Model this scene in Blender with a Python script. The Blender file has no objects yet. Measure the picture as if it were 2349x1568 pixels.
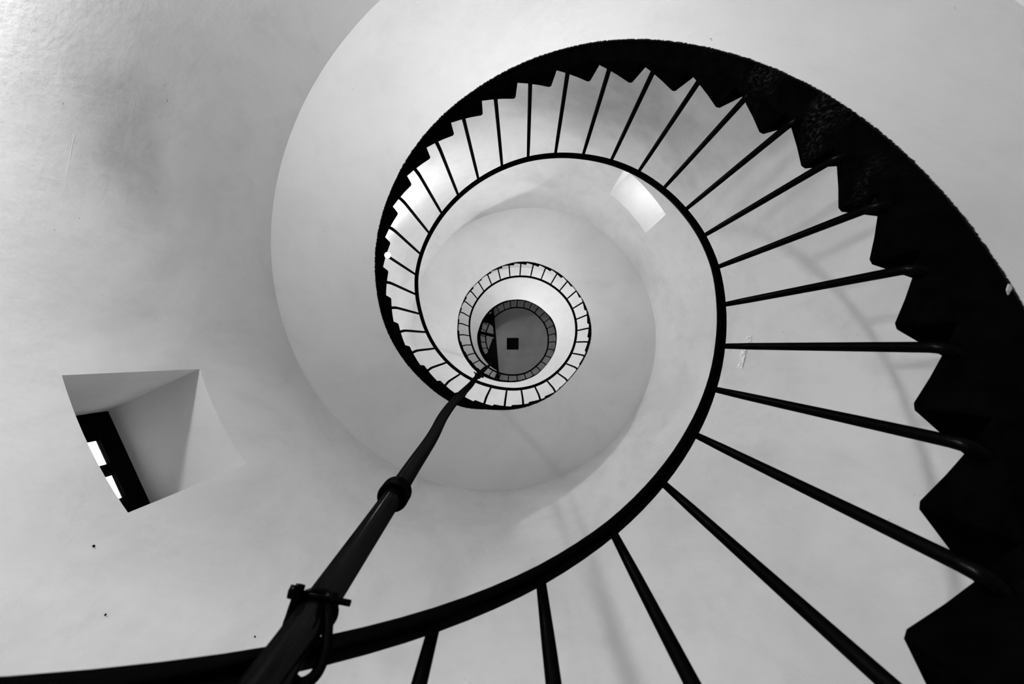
import bpy, bmesh, math, random
from math import sin, cos, pi, atan2, sqrt, hypot
from mathutils import Vector, Matrix, noise
random.seed(7)
scene = bpy.context.scene
C = scene.collection

# ------------------------------------------------------------------ camera
# world axes: X right and Y down in the picture, Z up the tower
CX, CY = 0.02259, 0.48100
F_PX = 1300.0
cam_d = bpy.data.cameras.new('camera')
cam = bpy.data.objects.new('camera', cam_d)
C.objects.link(cam)
cam.location = (CX, CY, 0.0)
cam.rotation_euler = (pi, 0, 0)                       # straight up the well
cam_d.sensor_width = 36.0
cam_d.lens = 36.0 * F_PX / 2349.0
cam_d.shift_x = -(1180.917 - 1174.5) / 2349.0
cam_d.shift_y = (813.331 - 784.0) / 2349.0
cam_d.clip_start = 0.01
cam_d.dof.use_dof = True
cam_d.dof.focus_distance = 4.5
cam_d.dof.aperture_fstop = 6.3
scene.camera = cam

# ------------------------------------------------------------------ light
world = bpy.data.worlds.new('world')
scene.world = world
world.use_nodes = True
bg = world.node_tree.nodes['Background']
bg.inputs[0].default_value = (1, 1, 1, 1)
bg.inputs[1].default_value = 4.5

def lamp(name, loc, power, radius):
    d = bpy.data.lights.new(name, 'POINT')
    d.energy = power
    d.shadow_soft_size = radius
    o = bpy.data.objects.new(name, d)
    o.location = loc
    C.objects.link(o)
    return o
lamp('unseen_ground_light', (-1.70, -1.02, 1.50), 125, 0.07)
lamp('unseen_ground_light', (0.95, 1.55, -0.4), 18, 0.3)  # added fill, out of view, to brighten the left wall
lamp('unseen_stair_light', (-1.60, -1.08, 7.0), 78, 0.08)
lamp('unseen_stair_light', (1.35, 1.30, 9.3), 88, 0.1)  # added source hidden behind the steps, brightens the upper soffits
lamp('unseen_stair_light', (-1.45, -1.2, 13.2), 135, 0.1)  # another added source out of sight, lifts the third turn
lamp('upper_room_fill', (0.6, 0.3, 20.6), 30, 0.15)  # fill added above the stair opening to keep it from going black

vs = scene.view_settings
vs.view_transform = 'Standard'
vs.look = 'None'
vs.gamma = 1.0
vs.exposure = 0.10
vs.use_curve_mapping = False
scene.cycles.use_denoising = True
scene.cycles.max_bounces = 8
scene.cycles.diffuse_bounces = 6
scene.cycles.use_adaptive_sampling = True
scene.cycles.adaptive_threshold = 0.05
scene.cycles.adaptive_min_samples = 12

# ------------------------------------------------------------------ stair helix, measured in metres
S, T, T2 = 0.90852, -0.0025302, 0.000025715
Z0, RS, DT, TH0 = 0.91169, 0.2, pi / 16, 1.68837
TIP_D, DTH, DR = 0.13663, 3.49594, 0.10673
EDGE_R, EDGE_D = 1.0844, 1.1519
WALL_D = 0.977
FLOOR_Z = 0.775 - 2.6
CEIL_Z = 18.6
# small hand-built irregularities of the stair (metres)
EO= [(6.7,0.005),(6.9,0.0039),(7.5,0.0028),(7.9,0.0016),(8.6,-0.0008),(9.3,-0.0028),(9.9,-0.0042),(11.4,-0.01),(12.6,-0.0125),(14.0,-0.0054),(15.3,-0.0105),(16.3,-0.0152),(17.5,-0.018),(18.9,-0.0088),(20.1,-0.0037),(21.3,-0.0019),(22.6,0.0108),(23.7,0.0148),(24.8,0.0239),(25.9,0.036),(27.0,0.034),(28.4,0.0351),(29.8,0.0581),(31.7,-0.0005),(33.0,-0.0035),(34.5,-0.021),(36.4,-0.0414),(38.1,-0.0308),(39.1,-0.0016),(40.0,-0.0093),(41.4,-0.033),(43.5,-0.0503),(45.5,-0.0398),(47.7,-0.0248),(49.7,-0.0343),(51.7,-0.047),(53.8,-0.0172),(55.8,-0.0016),(57.7,0.0336),(59.5,0.044),(61.0,0.0636),(62.4,0.0287),(64.3,0.0047),(66.6,-0.0054),(68.9,-0.0285),(71.4,-0.0151),(74.1,-0.0024),(76.6,-0.0354),(80.4,-0.0258),(82.5,-0.0086),(84.3,0.0006),(86.3,0.0146),(88.7,0.0483),(90.6,0.0501)]
RO= [(0.0021,0.0047),(0.0007,0.0056),(-0.0026,0.0041),(-0.0068,-0.0001),(-0.0112,-0.0031),(-0.0149,-0.0023),(-0.0167,-0.0016),(-0.014,-0.0067),(-0.008,-0.0122),(-0.0055,-0.0107),(-0.0028,-0.0055),(0.0034,-0.0018),(0.0075,-0.0016),(0.0081,-0.0012),(0.0093,0.0009),(0.0113,-0.0018),(0.0088,-0.0049),(0.0007,-0.0022),(-0.0084,0.0027),(-0.015,0.007),(-0.0195,0.0079),(-0.0228,0.0075),(-0.0274,0.007),(-0.0289,0.0005),(-0.0196,-0.0109),(-0.0089,-0.0177),(-0.0058,-0.0207),(-0.0042,-0.0247),(0.0011,-0.0263),(0.0084,-0.0272),(0.0157,-0.0314),(0.0255,-0.0336),(0.0329,-0.0299),(0.0315,-0.0245),(0.0296,-0.0212),(0.0281,-0.0211),(0.0265,-0.0218),(0.029,-0.0196),(0.0305,-0.0146),(0.0315,-0.0119),(0.034,-0.0104),(0.037,-0.0088),(0.0367,-0.0105),(0.0311,-0.0111),(0.0245,-0.0088),(0.0189,-0.0082),(0.0157,-0.0107),(0.0098,-0.013),(0.0043,-0.0138),(0.0082,-0.0188),(0.0127,-0.024),(0.0114,-0.0242),(0.0091,-0.0233),(0.0051,-0.0203),(0.0003,-0.0155),(0.0013,-0.0135),(0.0096,-0.0117),(0.0138,-0.0051),(0.006,0.0012),(-0.0064,0.0045),(-0.0143,0.0068),(-0.0173,0.0041),(-0.017,0.005),(-0.0139,0.0123),(-0.0086,0.0134),(-0.0044,0.0172),(-0.0079,0.0248),(-0.0181,0.0225),(-0.0293,0.0227),(-0.0308,0.0313),(-0.0211,0.0342),(-0.0175,0.033),(-0.0214,0.0324),(-0.0184,0.0279),(-0.0097,0.0215),(-0.0101,0.0156),(-0.0207,0.0103),(-0.0248,0.0037),(-0.0189,-0.002),(-0.0189,0.0002),(-0.0253,0.0056),(-0.0259,0.0111),(-0.0242,0.0213),(-0.023,0.0303)]
SO= [(-0.0004,0.0008),(0.0031,0.0018),(0.0029,0.0038),(-0.0005,0.0033),(0.0007,0.0067),(0.0051,0.0124),(0.0062,0.0153),(0.0024,0.0151),(-0.002,0.0113),(-0.0038,0.0096),(-0.0037,0.0096),(-0.0029,0.0065),(0.0011,0.0034),(0.0059,0.0026),(0.0054,0.0006),(0.0021,-0.0055),(-0.0006,-0.0136),(-0.0056,-0.0147),(-0.0121,-0.0084),(-0.0139,-0.0031),(-0.011,-0.0006),(-0.0068,0.001),(-0.0012,0.0052),(0.0078,0.0096),(0.0188,0.0087),(0.0242,0.0047),(0.0183,0.0012),(0.0105,-0.0016),(0.0093,-0.0011),(0.0055,-0.0012),(-0.0011,-0.0031),(-0.0025,0.0009),(0.0008,0.0057),(0.0029,0.0038),(0.0016,0.0006),(-0.0007,0.0018),(-0.0034,0.0071),(-0.0036,0.0135),(-0.0019,0.0147),(-0.0014,0.0113),(-0.0071,0.01),(-0.0148,0.012),(-0.0156,0.0133),(-0.0133,0.0126),(-0.0117,0.0119),(-0.0078,0.0113),(-0.0058,0.0143),(-0.0032,0.0161),(0.0029,0.0132),(0.0027,0.011),(-0.0045,0.0099),(-0.0141,0.0112),(-0.0192,0.014),(-0.0181,0.0203),(-0.0134,0.0246),(-0.0063,0.0198)]

def wall_r(z):
    return 2.031 - 0.00275 * z
def lerp_tab(tab, x):                                 # tab indexed 0..n-1
    n = len(tab)
    if x <= 0:
        f = max(0.0, 1 + x / 4.0); v = tab[0]
        return (v[0] * f, v[1] * f)
    if x >= n - 1:
        f = max(0.0, 1 - (x - n + 1) / 6.0); v = tab[-1]
        return (v[0] * f, v[1] * f)
    i = int(x); w = x - i
    return (tab[i][0] * (1 - w) + tab[i + 1][0] * w, tab[i][1] * (1 - w) + tab[i + 1][1] * w)
def edge_off(k):
    if k <= EO[0][0]: return EO[0][1] * max(0, 1 - (EO[0][0] - k) / 5)
    if k >= EO[-1][0]: return EO[-1][1]
    s = 0; w = 0
    for a, b in EO:
        g = math.exp(-((a - k) / 1.1) ** 2) + 1e-9
        s += g * b; w += g
    return s / w
def rr(k):
    k = max(k, -4)
    return S * (1 - T * k - T2 * k * k)
def th(k):
    return TH0 - DT * k
def rail_pt(k):
    o = lerp_tab(RO, k)
    r = rr(k)
    return Vector((r * cos(th(k)) + o[0], r * sin(th(k)) + o[1], Z0 + RS * k))
def edge_pt(k):
    r = EDGE_R + edge_off(k)
    return Vector((r * cos(th(k)), r * sin(th(k)), Z0 + RS * k - EDGE_D))

# ------------------------------------------------------------------ materials
def new_mat(name):
    m = bpy.data.materials.new(name)
    m.use_nodes = True
    nt = m.node_tree
    return m, nt, nt.nodes['Principled BSDF']
def N(nt, typ, **kw):
    n = nt.nodes.new(typ)
    for k, v in kw.items():
        setattr(n, k, v)
    return n
def ramp(nt, src, stops):
    r = N(nt, 'ShaderNodeValToRGB')
    el = r.color_ramp.elements
    while len(el) < len(stops): el.new(0.5)
    for e, (p, c) in zip(el, stops):
        e.position = p
        e.color = (c, c, c, 1)
    nt.links.new(src, r.inputs[0])
    return r.outputs[0]
def nz(nt, vec, scale, detail=5, rough=0.55, dist=0.0, sc=(1, 1, 1)):
    mp = N(nt, 'ShaderNodeMapping')
    mp.inputs['Scale'].default_value = sc
    nt.links.new(vec, mp.inputs['Vector'])
    n = N(nt, 'ShaderNodeTexNoise')
    n.inputs['Scale'].default_value = scale
    n.inputs['Detail'].default_value = detail
    n.inputs['Roughness'].default_value = rough
    n.inputs['Distortion'].default_value = dist
    nt.links.new(mp.outputs[0], n.inputs['Vector'])
    return n.outputs['Fac']
def mix(nt, mode, fac, a, b):
    m = N(nt, 'ShaderNodeMix', data_type='RGBA', blend_type=mode)
    m.inputs[0].default_value = fac if not hasattr(fac, 'links') else 1
    if hasattr(fac, 'links'): nt.links.new(fac, m.inputs[0])
    for s, v in ((6, a), (7, b)):
        if hasattr(v, 'links'): nt.links.new(v, m.inputs[s])
        else: m.inputs[s].default_value = (v, v, v, 1)
    return m.outputs[2]
def bump(nt, bsdf, h, strength, dist, prev=None):
    b = N(nt, 'ShaderNodeBump')
    b.inputs['Strength'].default_value = strength
    b.inputs['Distance'].default_value = dist
    nt.links.new(h, b.inputs['Height'])
    if prev: nt.links.new(prev, b.inputs['Normal'])
    nt.links.new(b.outputs[0], bsdf.inputs['Normal'])
    return b.outputs[0]

def plaster(name, base, stain, bump_s, big=0.03, grime_shade=False):
    m, nt, p = new_mat(name)
    tc = N(nt, 'ShaderNodeTexCoord').outputs['Object']
    a = nz(nt, tc, 1.1, 5, 0.6, 0.6, (1, 1, 0.6))
    b = nz(nt, tc, 5.0, 6, 0.65, 0.3, (1, 1, 0.35))
    s1 = ramp(nt, a, [(0.34, 1 - stain), (0.56, 1.0)])
    s2 = ramp(nt, b, [(0.30, 1 - stain * 0.55), (0.50, 1.0)])
    col = mix(nt, 'MULTIPLY', 1.0, mix(nt, 'MULTIPLY', 1.0, base, s1), s2)
    sp = nz(nt, tc, 34, 2, 0.4)                       # sparse specks
    s3 = ramp(nt, sp, [(0.185, 0.45), (0.205, 1.0)])
    if grime_shade:                                         # dirt smudges, plus painted shade on the wall behind the upper balusters
        tn_ = N(nt, 'ShaderNodeTexNoise'); tn_.inputs['Scale'].default_value = 3.5; tn_.inputs['Detail'].default_value = 4
        nt.links.new(tc, tn_.inputs['Vector'])
        for (gx, gy, gz, rad, amt) in GRIME_SHADE:
            vm = N(nt, 'ShaderNodeVectorMath', operation='DISTANCE')
            vm.inputs[1].default_value = (gx, gy, gz)
            dn = N(nt, 'ShaderNodeVectorMath', operation='MULTIPLY_ADD')
            nt.links.new(tn_.outputs['Color'], dn.inputs[0]); dn.inputs[1].default_value = (rad * 1.3,) * 3; nt.links.new(tc, dn.inputs[2])
            off = N(nt, 'ShaderNodeVectorMath', operation='SUBTRACT'); nt.links.new(dn.outputs[0], off.inputs[0]); off.inputs[1].default_value = (rad * .65,) * 3
            nt.links.new(off.outputs[0], vm.inputs[0])
            dv = N(nt, 'ShaderNodeMath', operation='DIVIDE'); nt.links.new(vm.outputs['Value'], dv.inputs[0]); dv.inputs[1].default_value = rad
            col = mix(nt, 'MULTIPLY', 1.0, col, ramp(nt, dv.outputs[0], [(0.0, 1 - amt), (1.0, 1.0)]))
    col = mix(nt, 'MULTIPLY', 1.0, col, s3)
    nt.links.new(col, p.inputs['Base Color'])
    p.inputs['Roughness'].default_value = 0.75
    p.inputs['Specular IOR Level'].default_value = 0.25
    n1 = bump(nt, p, nz(nt, tc, 6.0, 6, 0.6, 0.0, (1, 1, 0.7)), bump_s, big)
    n2 = bump(nt, p, nz(nt, tc, 22, 4, 0.6, 0.2), bump_s * 0.7, 0.004, n1)
    return m, nt, p, col
GRIME_SHADE = [(-1.93, -0.64, 2.82, 0.40, 0.26), (-1.96, -0.40, 3.0, 0.34, 0.20), (-1.95, -0.48, 3.6, 0.55, 0.10), (0.50, -1.95, 5.5, 0.8, 0.30), (1.20, -1.62, 4.9, 0.9, 0.40), (0.85, -1.82, 5.2, 0.5, 0.15)]  # left smudges first; the later ones also paint in stair shade
WALL, _, _, _ = plaster('limewashed_wall', 0.74, 0.13, 0.36, 0.012, True)
REVEAL, _, _, _ = plaster('limewashed_reveal', 0.71, 0.10, 0.3, 0.012)

def black_paint(name, v, rough, bs, scale=40, spec=0.1, patchy=False):
    m, nt, p = new_mat(name)
    tc = N(nt, 'ShaderNodeTexCoord').outputs['Object']
    n = nz(nt, tc, scale, 5, 0.6)
    nt.links.new(ramp(nt, n, [(0.35, v * 0.6), (0.7, v * 1.6)]), p.inputs['Base Color'])
    p.inputs['Roughness'].default_value = rough
    p.inputs['Specular IOR Level'].default_value = spec
    nrm = bump(nt, p, n, bs, 0.004)
    p.inputs['Specular IOR Level'].default_value = 0.0
    g = N(nt, 'ShaderNodeBsdfGlossy'); g.inputs['Roughness'].default_value = rough
    g.inputs['Color'].default_value = (1, 1, 1, 1)
    nt.links.new(nrm, g.inputs['Normal'])
    m2 = N(nt, 'ShaderNodeMixShader')
    if patchy:                                        # only worn patches of the brushed paint shine
        k_ = ramp(nt, nz(nt, tc, 3.0, 3, 0.5), [(0.55, 0.0), (0.75, spec)])
        fine = ramp(nt, nz(nt, tc, 110, 5, 0.7, 0, (1, 1, 0.4)), [(0.5, 0.0), (0.66, 1.0)])
        nt.links.new(mix(nt, 'MULTIPLY', 1.0, k_, fine), m2.inputs[0])
    else:
        m2.inputs[0].default_value = spec
    nt.links.new(p.outputs[0], m2.inputs[1]); nt.links.new(g.outputs[0], m2.inputs[2])
    nt.links.new(m2.outputs[0], nt.nodes['Material Output'].inputs[0])
    return m
IRON = black_paint('black_iron_paint', 0.0005, 0.3, 0.3, 60, 0.004)
STEEL = black_paint('black_pipe_paint', 0.0025, 0.13, 0.08, 25, 0.012)
STEP_PAINT = black_paint('black_step_paint', 0.0012, 0.35, 0.8, 22, 0.035, True)
WOOD = black_paint('black_window_wood', 0.0012, 0.6, 0.3, 30, 0.003)
DARK = black_paint('dark_timber', 0.004, 0.8, 0.2, 30, 0.004)

# soffit: white plaster, black paint brushed raggedly along the inner edge (uv: x along the edge, y from the edge, metres)
SOFFIT, nt, p, col = plaster('limewashed_soffit', 0.76, 0.07, 0.2, 0.015)
p.inputs['Specular IOR Level'].default_value = 0.03
uv = N(nt, 'ShaderNodeUVMap', uv_map='edge').outputs[0]
sx = N(nt, 'ShaderNodeSeparateXYZ'); nt.links.new(uv, sx.inputs[0])
rag = nz(nt, uv, 75, 9, 0.85, 0, (1, 0.35, 1))
lim = N(nt, 'ShaderNodeMath', operation='MULTIPLY_ADD')
nt.links.new(rag, lim.inputs[0]); lim.inputs[1].default_value = 0.042; lim.inputs[2].default_value = -0.015
df = N(nt, 'ShaderNodeMath', operation='SUBTRACT')
nt.links.new(lim.outputs[0], df.inputs[0]); nt.links.new(sx.outputs[1], df.inputs[1])
cmpn = N(nt, 'ShaderNodeMapRange')
nt.links.new(df.outputs[0], cmpn.inputs[0]); cmpn.inputs[1].default_value = -0.003; cmpn.inputs[2].default_value = 0.001
nt.links.new(mix(nt, 'MIX', cmpn.outputs[0], col, 0.001), p.inputs['Base Color'])

CEIL, nt, p = new_mat('grey_ceiling_boards')
tc = N(nt, 'ShaderNodeTexCoord').outputs['Object']
nt.links.new(ramp(nt, nz(nt, tc, 1.2, 4, 0.5), [(0.3, 0.24), (0.65, 0.34)]), p.inputs['Base Color'])
p.inputs['Roughness'].default_value = 0.8
FLOOR, nt, p = new_mat('stone_floor')
tc = N(nt, 'ShaderNodeTexCoord').outputs['Object']
nt.links.new(ramp(nt, nz(nt, tc, 4, 5, 0.6), [(0.3, 0.58), (0.7, 0.72)]), p.inputs['Base Color'])
p.inputs['Roughness'].default_value = 0.7
GLASS, nt, p = new_mat('window_glass')
out = nt.nodes['Material Output']
tr = N(nt, 'ShaderNodeBsdfTransparent'); gl = N(nt, 'ShaderNodeBsdfGlossy'); gl.inputs['Roughness'].default_value = 0.02
mx = N(nt, 'ShaderNodeMixShader'); mx.inputs[0].default_value = 0.05
nt.links.new(tr.outputs[0], mx.inputs[1]); nt.links.new(gl.outputs[0], mx.inputs[2])
nt.links.new(mx.outputs[0], out.inputs[0])
BULB, nt, p = new_mat('lit_bulb')
p.inputs['Emission Color'].default_value = (1, 1, 1, 1)
p.inputs['Emission Strength'].default_value = 6
CHIP, nt, p = new_mat('bare_plaster_chip')
p.inputs['Base Color'].default_value = (0.4, 0.4, 0.4, 1)
TAPE, nt, p = new_mat('crumpled_clear_tape')
tc = N(nt, 'ShaderNodeTexCoord').outputs['Object']
tn = nz(nt, tc, 30, 5, 0.7, 1.0)
p.inputs['Base Color'].default_value = (0.97, 0.97, 0.97, 1)
p.inputs['Roughness'].default_value = 0.25
nt.links.new(ramp(nt, tn, [(0.38, 0.0), (0.50, 1.0)]), p.inputs['Alpha'])
bump(nt, p, tn, 0.5, 0.01)

# ------------------------------------------------------------------ helpers
def obj(name, bm_or_me, mat, parent=None, smooth=False):
    if isinstance(bm_or_me, bmesh.types.BMesh):
        me = bpy.data.meshes.new(name)
        bmesh.ops.recalc_face_normals(bm_or_me, faces=bm_or_me.faces)
        bm_or_me.to_mesh(me); bm_or_me.free()
        if mat: me.materials.append(mat)
        if smooth: me.shade_smooth()
    else:
        me = bm_or_me
    o = bpy.data.objects.new(name, me)
    C.objects.link(o)
    if parent: o.parent = parent
    return o
def thing(name, label, cat, loc=(0, 0, 0), group=None):
    o = bpy.data.objects.new(name, None)
    o.location = loc
    C.objects.link(o)
    o['label'] = label; o['category'] = cat
    if group: o['group'] = group
    return o
def struct(name, bm, mat, smooth=False):
    o = obj(name, bm, mat, None, smooth)
    o['kind'] = 'structure'
    return o
def from_data(vs_, fs_):
    bm = bmesh.new()
    v = [bm.verts.new(c) for c in vs_]
    for f in fs_:
        try: bm.faces.new([v[i] for i in f])
        except ValueError: pass
    return bm
def tube(bm, pts, rad, n=12, cap=True):
    pts = [Vector(p) for p in pts]
    rads = rad if isinstance(rad, (list, tuple)) else [rad] * len(pts)
    t0 = (pts[1] - pts[0]).normalized()
    ref = Vector((0, 0, 1)) if abs(t0.z) < 0.9 else Vector((1, 0, 0))
    u = t0.cross(ref).normalized()
    rings = []
    for i, p_ in enumerate(pts):
        a = pts[max(i - 1, 0)]; b = pts[min(i + 1, len(pts) - 1)]
        t = (b - a).normalized()
        u = (u - t * u.dot(t)).normalized()
        w = t.cross(u)
        rings.append([bm.verts.new(p_ + (u * cos(2 * pi * j / n) + w * sin(2 * pi * j / n)) * rads[i]) for j in range(n)])
    for a, b in zip(rings, rings[1:]):
        for j in range(n):
            bm.faces.new((a[j], a[(j + 1) % n], b[(j + 1) % n], b[j]))
    if cap:
        bm.faces.new(rings[0][::-1]); bm.faces.new(rings[-1])
    return bm
def box(bm, o, ax, ay, az):
    """box with corner o and edge vectors ax, ay, az"""
    o, ax, ay, az = map(Vector, (o, ax, ay, az))
    v = [bm.verts.new(o + ax * i + ay * j + az * k) for k in (0, 1) for j in (0, 1) for i in (0, 1)]
    for f in ((0, 1, 3, 2), (4, 6, 7, 5), (0, 4, 5, 1), (2, 3, 7, 6), (0, 2, 6, 4), (1, 5, 7, 3)):
        bm.faces.new([v[i] for i in f])
    return bm
def smooth_path(pts, m=6):
    pts = [Vector(p) for p in pts]
    P_ = [pts[0] * 2 - pts[1]] + pts + [pts[-1] * 2 - pts[-2]]
    out = []
    for i in range(1, len(P_) - 2):
        p0, p1, p2, p3 = P_[i - 1:i + 3]
        for j in range(m):
            t = j / m
            out.append(0.5 * ((2 * p1) + (p2 - p0) * t + (2 * p0 - 5 * p1 + 4 * p2 - p3) * t * t + (3 * p1 - p0 - 3 * p2 + p3) * t ** 3))
    out.append(pts[-1])
    return out
def prism(bm, poly, z0, z1):
    a = [bm.verts.new((x, y, z0)) for x, y in poly]
    b = [bm.verts.new((x, y, z1)) for x, y in poly]
    n = len(poly)
    bm.faces.new(a[::-1]); bm.faces.new(b)
    for i in range(n):
        bm.faces.new((a[i], a[(i + 1) % n], b[(i + 1) % n], b[i]))
    return bm

# ------------------------------------------------------------------ the setting: round wall with two window openings
D2R = pi / 180
WINS = [  # a0, a1 (deg), z0, z1, direction (deg)
    (144.85, 163.65, 2.458, 3.53, 155.4),
    (-52.0, -32.4, 6.30, 7.26, -45.5),
]
def angles():
    A = [i * 2 for i in range(-90, 90)]
    for w in WINS:
        A = [a for a in A if abs(a - w[0]) > 0.6 and abs(a - w[1]) > 0.6]
        A += [w[0], w[1]]
    return sorted(A)
ANG = angles()
ZS = [FLOOR_Z + 0.3 * i for i in range(0, 80)]
for w in WINS:
    ZS = [z for z in ZS if abs(z - w[2]) > 0.08 and abs(z - w[3]) > 0.08] + [w[2], w[3]]
ZS = sorted(ZS)
def wp(a, z):
    r = wall_r(z)
    return Vector((r * cos(a * D2R), r * sin(a * D2R), z))
bm = bmesh.new()
grid = [[bm.verts.new(wp(a, z)) for a in ANG] for z in ZS]
na = len(ANG)
for i in range(len(ZS) - 1):
    for j in range(na):
        zc = (ZS[i] + ZS[i + 1]) / 2
        a0 = ANG[j]; a1 = ANG[(j + 1) % na]
        ac = (a0 + a1) / 2 if a1 > a0 else 181
        if any(w[0] < ac < w[1] and w[2] < zc < w[3] for w in WINS): continue
        bm.faces.new((grid[i][j], grid[i][(j + 1) % na], grid[i + 1][(j + 1) % na], grid[i + 1][j]))
wall = struct('wall_round', bm, WALL, True)
TOP_Z = ZS[-1]

bm = bmesh.new()
prism(bm, [(2.3 * cos(a * pi / 32), 2.3 * sin(a * pi / 32)) for a in range(64)], FLOOR_Z - 0.2, FLOOR_Z)
struct('floor', bm, FLOOR)

# main ceiling: boards over the right of a timber trimmer, square hatch in it
CH0, CH1 = Vector((-0.6773, -0.9688)), Vector((-0.5199, 1.0057))
cd = (CH1 - CH0).normalized(); cn = Vector((cd.y, -cd.x))          # cn points to +X side
if cn.x < 0: cn = -cn
RC = wall_r(CEIL_Z) + 0.03
def chord_hit(sgn):
    b = CH0.dot(cd); c = CH0.dot(CH0) - RC * RC
    return CH0 + cd * (-b + sgn * sqrt(b * b - c))
H0, H1 = chord_hit(-1), chord_hit(1)
a0, a1 = atan2(H0.y, H0.x), atan2(H1.y, H1.x)
outer = [H0] + [Vector((RC * cos(a0 + (a1 - a0) * i / 48), RC * sin(a0 + (a1 - a0) * i / 48))) for i in range(1, 48)] + [H1]
hx, hy, hs = -0.045, 0.12, 0.193
inner = [(hx - hs, hy - hs), (hx + hs, hy - hs), (hx + hs, hy + hs), (hx - hs, hy + hs)]
bm = bmesh.new()
def loop(pts, z):
    v = [bm.verts.new((p_[0], p_[1], z)) for p_ in pts]
    return v, [bm.edges.new((v[i], v[(i + 1) % len(v)])) for i in range(len(v))]
v1, e1 = loop(outer, CEIL_Z); v2, e2 = loop(inner, CEIL_Z)
bmesh.ops.triangle_fill(bm, use_beauty=True, edges=e1 + e2)
for f in list(bm.faces):
    c = f.calc_center_median()
    if abs(c.x - hx) < hs and abs(c.y - hy) < hs: bm.faces.remove(f)
top = bmesh.ops.extrude_face_region(bm, geom=list(bm.faces))
bmesh.ops.translate(bm, vec=(0, 0, 0.375), verts=[g for g in top['geom'] if isinstance(g, bmesh.types.BMVert)])
ceiling = struct('ceiling', bm, CEIL)
bm = bmesh.new()                                                     # dark hatch shaft
box(bm, (hx - hs - .02, hy - hs - .02, CEIL_Z + .3), (2 * hs + .04, 0, 0), (0, 2 * hs + .04, 0), (0, 0, 0.1))
obj('hatch', bm, DARK, ceiling)
for (x, y, dx, dy) in ((hx - hs, hy - hs, .012, 2 * hs), (hx + hs - .012, hy - hs, .012, 2 * hs), (hx - hs, hy - hs, 2 * hs, .012), (hx - hs, hy + hs - .012, 2 * hs, .012)):
    bm = bmesh.new(); box(bm, (x, y, CEIL_Z + .004), (dx, 0, 0), (0, dy, 0), (0, 0, .296)); obj('hatch_lining', bm, DARK, ceiling)
bm = bmesh.new()                                                     # lantern room lid far above
prism(bm, [(2.2 * cos(a * pi / 24), 2.2 * sin(a * pi / 24)) for a in range(48)], TOP_Z - 0.05, TOP_Z + 0.1)
o = struct('ceiling_upper', bm, CEIL)

# timber frame round the stair opening
tb = thing('timber_trimmer', 'black timber beam along the straight edge of the grey ceiling far above', 'beam', (H0.x, H0.y, CEIL_Z))
Z = CEIL_Z
def tpart(name, bm):
    o = obj(name, bm, DARK, tb)
    o.location = (-H0.x, -H0.y, -CEIL_Z)
    return o
bm = bmesh.new(); q = H0 - cn * 0.06
box(bm, (q.x, q.y, Z - 0.05), cd.to_3d() * (H1 - H0).length, cn.to_3d() * 0.075, (0, 0, 0.42)); tpart('main_beam', bm)
bm = bmesh.new()
box(bm, (-1.95, -0.50, Z + .15), (1.29, 0.30, 0), (-0.02, 0.10, 0), (0, 0, 0.12)); tpart('cross_beam', bm)
bm = prism(bmesh.new(), [(-0.70, -0.07), (-0.62, -0.02), (-0.53, 0.95), (-0.62, 0.97), (-0.88, 0.42)], Z - .02, Z + 0.06); tpart('landing_board', bm)
bm = prism(bmesh.new(), [(-0.55, 0.9), (-0.50, 1.25), (-0.72, 1.22), (-0.98, 0.98), (-1.02, 0.52), (-0.86, 0.40)], Z + .08, Z + 0.16); tpart('landing_board', bm)
bm = prism(bmesh.new(), [(-0.70, -1.03), (-1.12, -0.74), (-1.0, -0.62), (-0.86, -0.60), (-0.68, -0.45)], Z + 1.0, Z + 1.06); tpart('upper_board', bm)

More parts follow.
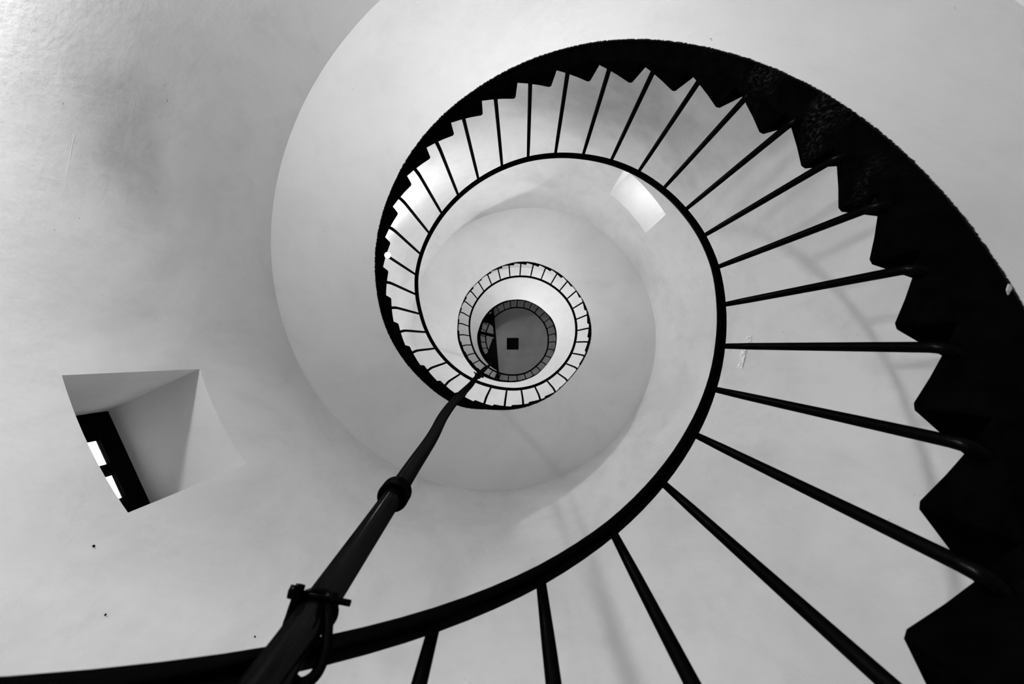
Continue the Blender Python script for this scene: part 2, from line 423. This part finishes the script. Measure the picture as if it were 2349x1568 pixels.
# ------------------------------------------------------------------ windows
def window(idx, w):
    a0, a1, z0, z1, ad = w
    d = Vector((cos(ad * D2R), sin(ad * D2R), 0)); t = Vector((-d.y, d.x, 0))
    ac = (a0 + a1) / 2
    depth = wall_r(z1) * cos((a1 - a0) / 2 * D2R) + 0.64
    if idx == 2: depth = wall_r(z1) + 0.42
    root = bpy.data.objects.new('window_%d' % idx, None)
    C.objects.link(root)
    root['kind'] = 'structure'
    ctr = wp(ac, z0); root.location = ctr
    aa = [a for a in ANG if a0 <= a <= a1]
    def back(p_): return p_ + d * (depth - p_.dot(d))
    def put(name, bm, mat):
        o = obj(name, bm, mat, root); o.location = -ctr
        return o
    def strip(front):
        bm = bmesh.new()
        a = [bm.verts.new(p_) for p_ in front]; b = [bm.verts.new(back(p_)) for p_ in front]
        for i in range(len(a) - 1): bm.faces.new((a[i], a[i + 1], b[i + 1], b[i]))
        return bm
    put('window_head', strip([wp(a, z1) for a in aa]), REVEAL)
    put('window_sill', strip([wp(a, z0) for a in aa]), REVEAL)
    put('window_jamb', strip([wp(a0, z0), wp(a0, z1)]), REVEAL)
    put('window_jamb', strip([wp(a1, z0), wp(a1, z1)]), REVEAL)
    B0, B1 = back(wp(a0, z0)), back(wp(a1, z0))
    if (B1 - B0).dot(t) < 0: B0, B1 = B1, B0
    W = (B1 - B0).dot(t); up = Vector((0, 0, 1)); Hh = z1 - z0
    P = lambda u, h, off=0.0: B0 + t * u + up * h + d * off
    e = 0.02
    DP = 0.015 if idx == 1 else 0.06
    fr_ = bmesh.new()                                              # fixed frame and lintel, 0.08 deep
    lt, sd = (0.166, 0.12) if idx == 1 else (0.03, 0.04)
    lo = Hh - lt - 0.14 if idx == 1 else 0.08                       # first window: unseen board added below the panes to hold back daylight
    bar = lambda u0, u1, h0, h1, o0, dp: box(bmesh.new(), P(u0, h0, o0), t * (u1 - u0), up * (h1 - h0), d * dp)
    put('lintel', bar(-e, W + e, Hh - lt, Hh + e, -0.005, DP + 0.01), WOOD)
    put('frame_bottom', bar(-e, W + e, -e, lo, 0, DP), WOOD)  # in the first window this is the added daylight-blocking board
    put('frame_side', bar(-e, sd, lo, Hh - lt, 0, DP), WOOD)
    put('frame_side', bar(W - sd - (0.045 if idx == 1 else 0), W + e, lo, Hh - lt, 0, DP), WOOD)
    m0, m1 = (0.272, 0.337) if idx == 1 else (W / 2 - 0.02, W / 2 + 0.02)
    put('mullion', bar(m0, m1, lo, Hh - lt, -0.004, DP), WOOD)
    for (u0, u1) in ((sd, m0), (m1, W - sd - (0.045 if idx == 1 else 0))):
        cs = 0.004
        cas = put('casement', bar(u0, u0 + cs, lo, Hh - lt, 0.004, DP * 0.6), WOOD)
        put('casement', bar(u1 - cs, u1, lo, Hh - lt, 0.004, DP * 0.6), WOOD)
        put('casement', bar(u0, u1, lo, lo + 0.03, 0.004, DP * 0.6), WOOD)
        put('casement', bar(u0, u1, Hh - lt - 0.004, Hh - lt, 0.004, DP * 0.6), WOOD)
        put('pane', bar(u0 + cs, u1 - cs, lo + 0.03, Hh - lt - 0.004, DP * 0.5, 0.003), GLASS)
for i, w in enumerate(WINS): window(i + 1, w)

# ------------------------------------------------------------------ spiral staircase
stair = thing('spiral_staircase', 'spiral stone staircase winding up the round white wall, black painted steps over a white soffit', 'staircase', (0, 0, FLOOR_Z))
ST = Vector((0, 0, FLOOR_Z))
SK = 0.055
I0, I1 = -12, 91
EPS = 0.02
def step_mesh(i):
    ks = i + DTH
    zt = Z0 + RS * i - TIP_D
    org = Vector((1.5 * cos(th(ks + .5)), 1.5 * sin(th(ks + .5)), zt))
    cols = []
    for a in (0.0, 0.05, 0.36, 0.68, 1.0):
        o = lerp_tab(SO, i + a)
        th_ = th(ks + a)
        rn = rr(i + a) + DR
        ri = rn + (0.009 if a == 0 else 0)
        kk = ks + a
        eo = EDGE_R + edge_off(kk) + 0.002
        ro = wall_r(zt) + 0.02
        zb = max(Z0 + RS * kk - EDGE_D + 0.004, FLOOR_Z)
        zw = max(Z0 + RS * kk - WALL_D + 0.012, FLOOR_Z)
        tho = th_ + SK * (ro - 1.0)
        it = Vector((ri * cos(th_) + o[0], ri * sin(th_) + o[1], zt))
        it2 = Vector(((ri + .012) * cos(th_) + o[0], (ri + .012) * sin(th_) + o[1], zt))
        cols.append([it - Vector((0, 0, 0.008)), it2 * 0.5 + it * 0.5 + Vector((0, 0, 0)), Vector((ro * cos(tho), ro * sin(tho), zt)),
                     Vector((ro * cos(tho), ro * sin(tho), zw)), Vector((eo * cos(th_), eo * sin(th_), zb)),
                     Vector((rn * cos(th_) + o[0], rn * sin(th_) + o[1], min(max(Z0 + RS * kk - 1.045, zb + 0.01), zt - 0.0085)))])
    bm = bmesh.new()
    V = [[bm.verts.new(p_ - org) for p_ in c] for c in cols]
    n = 6
    for a, b in zip(V, V[1:]):
        for j in range(n): bm.faces.new((a[j], a[(j + 1) % n], b[(j + 1) % n], b[j]))
    bm.faces.new(V[0][::-1]); bm.faces.new(V[-1])
    return bm, org
for i in range(I0, I1):
    bm, org = step_mesh(i)
    o = obj('step', bm, STEP_PAINT, stair)
    o.location = org - ST

bm = bmesh.new(); uvl = bm.loops.layers.uv.new('edge')
K0, K1, DK = -7.6, 94.3, 0.25
nk = int((K1 - K0) / DK); NR = 10
rows = []; uvs = []
for q_ in range(nk + 1):
    k = K0 + q_ * DK
    e = edge_pt(k); rw = wall_r(e.z) + 0.01
    er = hypot(e.x, e.y)
    row = []; ur = []
    row.append(bm.verts.new((e.x * (er - .005) / er, e.y * (er - .005) / er, e.z - 0.001 - FLOOR_Z))); ur.append((q_ * DK * DT * 1.08, -0.005))
    for j in range(NR + 1):
        w_ = (j / NR) ** 1.3
        r = er + (rw - er) * w_
        z = Z0 + RS * k - (EDGE_D + (WALL_D - EDGE_D) * w_)
        z = max(z, FLOOR_Z)
        row.append(bm.verts.new((r * cos(th(k)), r * sin(th(k)), z - FLOOR_Z))); ur.append((q_ * DK * DT * 1.08, r - er))
    rows.append(row); uvs.append(ur)
for q_ in range(nk):
    for j in range(NR + 1):
        f = bm.faces.new((rows[q_][j], rows[q_ + 1][j], rows[q_ + 1][j + 1], rows[q_][j + 1]))
        for l, (a, b) in zip(f.loops, ((q_, j), (q_ + 1, j), (q_ + 1, j + 1), (q_, j + 1))): l[uvl].uv = uvs[a][b]
so = obj('soffit', bm, SOFFIT, stair, True)
so['label'] = 'smooth white plastered underside with a ragged black painted edge'
def chip(pts, z):
    bm = bmesh.new()
    prism(bm, [(x, y) for x, y in pts], z - FLOOR_Z - .004, z - FLOOR_Z)
    return obj('plaster_chip', bm, CHIP, stair)

chip([(1.0200, 0.3380), (1.0250, 0.3420), (1.0260, 0.3480), (1.0193, 0.3600), (1.0160, 0.3504)], 1.147)

# ------------------------------------------------------------------ railing
railing = thing('stair_railing', 'black iron stair railing following the open well, thin round balusters under a coiled handrail', 'railing', tuple(rail_pt(0)))
R0 = rail_pt(0)
KR0, KR1 = -9.0, 93.8
bm = bmesh.new()
n = int((KR1 - KR0) * 4)
pts = [rail_pt(KR0 + (KR1 - KR0) * i / n) - R0 for i in range(n + 1)]
tube(bm, pts, 0.0165, 14)
for q_, v in enumerate(bm.verts):                                   # oval section, broader than high
    c_ = pts[q_ // 14]; w_ = c_ + R0
    d_ = Vector((w_.x, w_.y, 0)).normalized(); e_ = v.co - c_
    v.co = c_ + e_ + d_ * e_.dot(d_) * 0.18 - Vector((0, 0, 1)) * e_.z * 0.12
obj('handrail', bm, IRON, railing, True)
bm = bmesh.new()
LEAN = [(-9, 0.0), (0, -0.004), (2, -0.010), (3, -0.028), (15, -0.030), (17, -0.010), (19, -0.004), (94, 0.0)]
def interp(tab, x):
    for (a, u), (b, v) in zip(tab, tab[1:]):
        if a <= x <= b: return u + (v - u) * (x - a) / (b - a)
    return tab[-1][1]
RAD = [0.0095, 0.0114, 0.0116, 0.0116, 0.0116, 0.0122, 0.0122, 0.0122, 0.0122]
bal = []
for path in ([(0, 0, 0.004), (0.021, 0, -0.22), (0.047, 0, -0.5), (0.071, 0, -0.76), (0.0875, 0, -0.935), (0.0905, 0, -0.957), (0.098, 0, -0.973), (0.112, 0, -0.985), (0.165, 0, -1.0)],
             [(0, 0, 0.004), (0.016, 0, -0.22), (0.036, 0, -0.5), (0.053, 0, -0.76), (0.064, 0, -0.895), (0.069, 0, -0.918), (0.080, 0, -0.930), (0.100, 0, -0.937), (0.165, 0, -0.955)]):
    bm = bmesh.new()
    tube(bm, path, RAD, 10)
    tmp = obj('baluster_tmp', bm, IRON, None, True)
    bal.append(tmp.data); bpy.data.objects.remove(tmp)
for k in range(-9, 94):
    o = bpy.data.objects.new('baluster', bal[0 if k <= 18 else 1]); C.objects.link(o); o.parent = railing
    p_ = rail_pt(k)
    o.location = p_ - R0
    c_ = interp(LEAN, k)
    o.rotation_euler = (Matrix.Rotation(th(k), 4, 'Z') @ Matrix.Rotation(math.asin(c_ / 0.9), 4, 'X')).to_euler()

# ------------------------------------------------------------------ pipe standing in the well, tied to the handrail
PP = [(-0.2300, 0.90, -1.82), (-0.235, 0.87, -0.6), (-0.2472, 0.8351, 0.3), (-0.2520, 0.8425, .61), (-0.2664, 0.8485, .87), (-0.2873, 0.8391, 1.48), (-0.2990, 0.8322, 1.8), (-0.3117, 0.8143, 2.3), (-0.3275, 0.7797, 2.8), (-0.3300, 0.7475, 3.45), (-0.3450, 0.7307, 4.7), (-0.4099, 0.7267, 6.7), (-0.5188, 0.672, 13.3), (-0.6981, 0.6603, 18.6)]
pipe = thing('drain_pipe', 'black painted iron pipe rising through the well beside the handrail', 'pipe', PP[0])
PO = Vector(PP[0])
path = smooth_path(PP, 8)
bm = tube(bmesh.new(), [p_ - PO for p_ in path], 0.0250, 20)
obj('pipe_shaft', bm, STEEL, pipe, True)
def pipe_at(z):
    for a, b in zip(path, path[1:]):
        if a.z <= z <= b.z:
            w_ = (z - a.z) / (b.z - a.z)
            return a.lerp(b, w_), (b - a).normalized()
def coupling(z, h, r):
    c, t = pipe_at(z)
    pr = [(-h / 2, 0.0245), (-h / 2, r * .93), (-h * .38, r), (-h * .1, r), (0, r * .94), (h * .1, r), (h * .38, r), (h / 2, r * .93), (h / 2, 0.0245)]
    bm = bmesh.new()
    u = t.orthogonal().normalized(); w_ = t.cross(u); n = 32
    rings = [[bm.verts.new(c - PO + t * h_ + (u * cos(2 * pi * j / n) + w_ * sin(2 * pi * j / n)) * r_) for j in range(n)] for h_, r_ in pr]
    for a, b in zip(rings, rings[1:]):
        for j in range(n): bm.faces.new((a[j], a[(j + 1) % n], b[(j + 1) % n], b[j]))
    obj('coupling', bm, IRON, pipe, False)
coupling(1.46, 0.075, 0.0395)

cl = thing('pipe_clamp', 'black hooked bolt clamp tying the pipe to the handrail, low in the picture', 'clamp', (-0.25, 0.82, 0.8), 'clamps on the iron pipe')
def clamp_part(name, pts, r, n=10, root=cl, org=Vector((-0.25, 0.82, 0.8))):
    bm = tube(bmesh.new(), [Vector(p_) - org for p_ in pts], r, n)
    return obj(name, bm, IRON, root, True)
clamp_part('bolt', [(-0.2906, 0.8156, 0.8), (-0.2094, 0.8316, 0.8)], 0.0048)
clamp_part('nut', [(-0.2950, 0.8150, 0.8), (-0.2800, 0.8180, 0.8)], 0.0105, 6)
clamp_part('nut', [(-0.2450, 0.8245, 0.8), (-0.2300, 0.8275, 0.8)], 0.0105, 6)
clamp_part('hook', smooth_path([(-0.2400, 0.8265, 0.802), (-0.2330, 0.8490, 0.775), (-0.2239, 0.8666, .735), (-0.2240, 0.8765, .700), (-0.2361, 0.8780, .684), (-0.2500, 0.8740, .690)], 6), 0.0075)
clamp_part('hook', smooth_path([(-0.2795, 0.8051, 0.8), (-0.2836, 0.8223, .795), (-0.2900, 0.845, .79), (-0.296, 0.868, .795), (-0.27, 0.885, .79), (-0.235, 0.875, .78)], 6), 0.0070)
c, t = pipe_at(0.815)
u = t.orthogonal().normalized(); w_ = t.cross(u)
clamp_part('strap', [c + (u * cos(a * pi / 16) + w_ * sin(a * pi / 16)) * 0.0275 for a in range(33)], 0.0058, 8)
c2, t = pipe_at(6.70)
cl2 = thing('pipe_clamp', 'small black clamp on the pipe where it passes the second turn of handrail', 'clamp', tuple(c2), 'clamps on the iron pipe')
u = t.orthogonal().normalized(); w_ = t.cross(u)
clamp_part('strap', [c2 + (u * cos(a * pi / 12) + w_ * sin(a * pi / 12)) * 0.030 for a in range(25)], 0.012, 8, cl2, c2)
clamp_part('bolt', [c2 + Vector((0.02, 0.0, -0.02)), c2 + Vector((0.065, 0.02, -0.02))], 0.012, 8, cl2, c2)
clamp_part('bolt', [c2 + Vector((-0.02, -0.01, 0)), c2 + Vector((-0.05, -0.045, 0))], 0.008, 8, cl2, c2)
r_ = rail_pt(30.0)
clamp_part('hook', smooth_path([c2 + Vector((0.0, 0.03, 0)), c2.lerp(r_, 0.5) + Vector((0, 0, -0.05)), r_ + Vector((0, 0.0, -0.02))], 5), 0.010, 8, cl2, c2)

# ------------------------------------------------------------------ small things
lb = thing('light_bulb', 'small lit bulb glowing at the foot of a baluster on the first turn', 'lamp', (-0.9877, -0.3093, 4.50))
bm = bmesh.new(); bmesh.ops.create_uvsphere(bm, u_segments=16, v_segments=10, radius=0.024)
o = obj('bulb', bm, BULB, lb, True)
bm = tube(bmesh.new(), [(0, 0, 0.018), (-0.01, -0.004, 0.045), (-0.035, -0.012, 0.06)], [0.014, 0.012, 0.010], 10)
obj('bulb_holder', bm, IRON, lb, True)

pz = 5.0                                                           # scrap of clear tape on the wall behind the railing
tp = Vector((1.9995, 0.0, 0))
bm = bmesh.new()
for (aa0, aa1, zz0, zz1) in ((9.2, 12.2, 4.70, 4.79), (11.8, 17.2, 4.74, 4.85)):
    nx, nzv = 10, 6
    vv = [[None] * (nzv + 1) for _ in range(nx + 1)]
    for i in range(nx + 1):
        for j in range(nzv + 1):
            a = (aa0 + (aa1 - aa0) * i / nx) * D2R; z = zz0 + (zz1 - zz0) * j / nzv
            r = wall_r(z) - 0.004 - 0.010 * random.random()
            vv[i][j] = bm.verts.new((r * cos(a), r * sin(a), z))
    for i in range(nx):
        for j in range(nzv): bm.faces.new((vv[i][j], vv[i + 1][j], vv[i + 1][j + 1], vv[i][j + 1]))
for v in bm.verts: v.co -= Vector((1.96, 0.43, 4.95))
o = obj('tape_scrap', bm, TAPE)
o.location = (1.96, 0.43, 4.95)
o['label'] = 'crumpled scrap of shiny clear tape stuck on the white wall behind the railing'; o['category'] = 'tape'

def ray_wall(px, py):                                             # where the wall lies in that direction
    dx = (px - 1180.917) / F_PX; dy = (py - 813.331) / F_PX
    a = dx * dx + dy * dy; b = 2 * (CX * dx + CY * dy); c = CX * CX + CY * CY - 2.02 ** 2
    z = (-b + sqrt(b * b - 4 * a * c)) / (2 * a)
    return atan2(CY + dy * z, CX + dx * z), z
for px, py, rad in ((216, 1251, .0045), (243, 1408, .003), (585, 1459, .003)):
    a, z = ray_wall(px, py)
    r = wall_r(z)
    bm = tube(bmesh.new(), [(0, 0, 0), (-0.006 * cos(a), -0.006 * sin(a), 0)], rad, 8)
    o = obj('nail_head', bm, IRON, wall)
    o.location = (r * cos(a), r * sin(a), z)

# raised ridge in the plaster, low on the left of the wall
rp = []
for px, py in ((207, 180), (196, 215), (182, 262), (172, 310), (160, 370), (150, 430), (143, 490), (136, 545), (128, 610)):
    a, z = ray_wall(px, py)
    r = wall_r(z) + 0.0015
    rp.append(Vector((r * cos(a), r * sin(a), z)))
ro_ = rp[0].copy()
bm = tube(bmesh.new(), smooth_path([p_ - ro_ for p_ in rp], 4), [0.0008 + 0.0014 * sin(pi * i / 32) for i in range(33)], 8)
o = obj('plaster_ridge', bm, WALL, wall, True)
o.location = ro_
